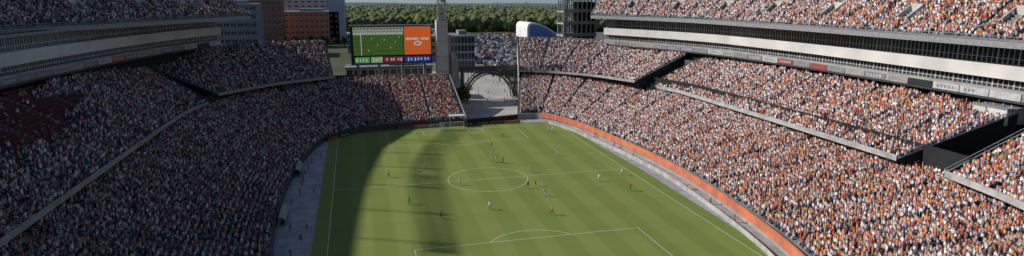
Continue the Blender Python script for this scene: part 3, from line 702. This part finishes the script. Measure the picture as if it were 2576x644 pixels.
e=empty('ramp_tower',(66,116,0),label='open steel and concrete ramp tower with tall columns',cat='tower')
for x in np.linspace(-8,6,8):
    for y in (0,8): b=MB(); b.beam((x,y,0),(x,y,41),.28,0,6); b.obj('column',M_grey,e)
for z in range(4,40,5): b=MB(); b.box((-1,4,z),(15,9,.5),0); b.box((-1,-.3,z+.7),(15,.15,.9),0); b.obj('ramp_slab',M_conc,e)
b=MB(); b.box((3,6,19),(8,5,38),0); b.obj('core_wall',M_dark,e)
for i in range(6):
    b=MB(); b.beam((0,0,0),(0,0,43),.2,0,5); o=b.obj('steel_mast',M_steel,label='tall dark steel post beside the ramp tower',cat='mast',group='steel masts beside the stand'); o.location=(58+i*1.2,124+i,0)

# ------------------------------------------------------------------ cars
b=MB()
b.box((0,0,.62),(1.8,4.5,.62),0); cb=[(-.85,-1.6,.93),(.85,-1.6,.93),(.85,1.1,.93),(-.85,1.1,.93),(-.7,-1.1,1.45),(.7,-1.1,1.45),(.7,.5,1.45),(-.7,.5,1.45)]
b.add(cb,[(4,5,6,7)],0); b.add(cb,[(0,1,5,4),(1,2,6,5),(2,3,7,6),(3,0,4,7)],1)
for x in (-.85,.85):
    for y in (-1.4,1.4): b.beam((x-.1,y,.33),(x+.1,y,.33),.33,2,10)
carm=mesh('parked_car',b.V,b.F,[M_paint,M_glass,M_black],b.I)
CC=[('white',(.75,.75,.75)),('silver',(.45,.46,.48)),('black',(.02,.02,.025)),('grey',(.15,.15,.16)),('red',(.35,.03,.03)),('blue',(.04,.09,.25)),('white',(.75,.75,.75))]
slots=[]
y=206.
while y<495:
    x=14.
    while x<190:
        a=(x+28)/(y+132)
        if .185<a<.265 and random.random()<.92 and not(10<x<42 and y<280) : slots.append((x,y))
        x+=2.9
    y+=random.choice([5.6,8.5])
random.shuffle(slots)
for x,y in slots[:298]:
    n_,c=random.choice(CC); o=obj('parked_car',carm,label='%s car parked in the open parking lot'%n_,cat='car',group='cars in the parking lot'); o.location=(x,y,.03); o.color=(*c,1); o.rotation_euler=(0,0,random.choice((0,math.pi)))
b=MB(); b.beam((0,0,0),(0,0,10),(.12,.07),0,6); lm_p=mesh('pole',b.V,b.F,M_grey); b=MB(); b.box((0,.0,10),(1.6,.35,.2),0); lm_h=mesh('lamp_head',b.V,b.F,M_grey)
lp=empty('street_lamp',(40,230,0),label='tall grey double-headed lamp post in the parking lot',cat='street lamp',group='lamp posts in the parking lot'); obj('pole',lm_p,lp);obj('lamp_head',lm_h,lp)
for x,y in ((62,250),(75,290),(95,330),(70,330),(110,380),(85,400),(60,300),(130,350),(120,300),(55,150),(48,175),(-40,160),(-60,165)): copy_thing(lp,(x,y,0))
# ------------------------------------------------------------------ trees
def crown_mesh(seed,h=7.,r=3.):
    rs=np.random.default_rng(seed); cl=[(rs.normal(0,r*.42),rs.normal(0,r*.42),h*.62+rs.normal(0,h*.16)) for _ in range(12)]
    V=[];F=[];C=[]
    for c in cl:
        cc=np.array([(.07,.10,.025),(.05,.08,.02),(.10,.13,.03),(.035,.06,.02)][rs.integers(0,4)])
        for _ in range(75):
            d=rs.normal(0,1,3); d/=np.linalg.norm(d); p=np.array(c)+d*r*.45*rs.uniform(.6,1.1); s=.32
            a=rs.normal(0,1,3);a/=np.linalg.norm(a);b_=np.cross(a,d); n=len(V)
            for q in (p+a*s,p+b_*s,p-a*s,p-b_*s): V.append(tuple(q))
            F.append((n,n+1,n+2,n+3)); C+= [tuple(cc*rs.uniform(.7,1.3))]*4
    me=mesh('crown',V,F,M_leaf); at=me.color_attributes.new('col','FLOAT_COLOR','POINT'); at.data.foreach_set('color',np.array([(*c,1) for c in C],np.float32).ravel()); return me
b=MB(); b.beam((0,0,0),(0,.1,3.4),(.28,.18),0,8); 
for i in range(5):
    t=i*1.3; b.beam((0,.05,2.4+i*.25),(1.4*math.cos(t),1.4*math.sin(t),4.6+i*.25),(.11,.04),0,5)
trk=mesh('trunk',b.V,b.F,M_bark); crs=[crown_mesh(s) for s in range(4)]
src=[]
for k in range(4):
    t=empty('tree',(0,0,0),label='leafy green broadleaf tree with rounded uneven crown',cat='tree',group='trees around the stadium'); obj('trunk',trk,t);obj('crown',crs[k],t);src.append(t)
TP=[(-37,128,1.3),(-33,134,1.1),(-42,137,1.4),(-30,140,1.),(-47,130,1.2),(11,100,.8),(12.5,103,.9),(10.5,98,.7),(13,98.5,.6),(38,150,1.0),(41,152,1.1),(44,149,.9),(9.5,104,1.0)]
for i in range(110):
    y=random.uniform(500,560); a=random.uniform(-.03,.42); TP.append((-28+a*(y+132),y,random.uniform(1.2,1.8)))
for i in range(25):
    y=random.uniform(372,400); a=random.uniform(-.16,.02); TP.append((-28+a*(y+132),y,random.uniform(.8,1.2)))
for k in range(4): src[k].location=(*TP[k][:2],0); src[k].scale=(TP[k][2],)*3
for j,(x,y,s) in enumerate(TP[4:]): copy_thing(src[j%4],(x,y,0),random.uniform(0,6),s)
bm=bmesh.new(); bmesh.ops.create_icosphere(bm,subdivisions=2,radius=1); bm.verts.ensure_lookup_table(); ico=np.array([v.co[:] for v in bm.verts]); icf=np.array([[v.index for v in f.verts] for f in bm.faces]); bm.free()
Vs=[];Fs=[];Cs=[]
for k in range(6):
    n=2300; T=ico*(1+rng.normal(0,.2,(len(ico),1))); T[:,2]*=1.1
    a=rng.uniform(-.22,.55,n); D=np.sqrt(rng.uniform(560**2,2650**2,n)); D=np.where(rng.random(n)<.5,rng.uniform(700,1300,n),D); D=np.maximum(D,690)
    X=-28+np.sin(np.arctan(a))*D; Y=-132+np.cos(np.arctan(a))*D
    R=np.hypot(X,Y); base=np.where(R<900,0,-(R-900)*.017)+4*np.sin(X*.004+1)*np.clip((D-900)/600,0,1)
    P=np.stack([X,Y,base+rng.uniform(4,9,n)],1); sc=rng.uniform(3.2,6.3,n)*(1+D/4500)
    V=(T[None]*sc[:,None,None]+P[:,None,:]).reshape(-1,3); Fs.append((icf[None]+np.arange(n)[:,None,None]*len(T)).reshape(-1,3)); Vs.append(V)
    pc=np.array([(.10,.13,.04),(.08,.105,.04),(.13,.145,.055),(.06,.085,.035),(.11,.12,.06)])[rng.integers(0,5,n)]*rng.uniform(.8,1.15,(n,1))
    h=np.clip((D-700)/2600,0,.6)[:,None]; pc=pc*(1-h)+np.array([[.14,.18,.17]])*h  # crowns blend to blue-grey with distance, aerial haze painted into the colour
    Cs.append((np.repeat(pc,len(T),0)*rng.uniform(.75,1.25,(n*len(T),1))))
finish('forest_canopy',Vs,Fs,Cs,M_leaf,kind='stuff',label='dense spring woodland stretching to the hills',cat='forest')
b=MB()
for s in (-1,1):
    for t in (-1,1): b.beam((s*3,t*3,0),(s*.5,t*.5,30),.18,0,4)
for i in range(7):
    z=i*4;r=3-2.5*z/30; b.beam((-r,-r,z),(r,-r,z+4),.1,0,3); b.beam((r,-r,z),(-r,-r,z+4),.1,0,3)
for z in (22,26,30): b.beam((-5,0,z),(5,0,z),.15,0,4)
pym=mesh('transmission_tower',b.V,b.F,M_grey)
for x,y in ((150,640),(205,700),(95,700),(30,760)):
    o=obj('transmission_tower',pym,label='grey steel lattice power line tower above the trees',cat='power tower',group='power line towers'); o.location=(x,y,0)
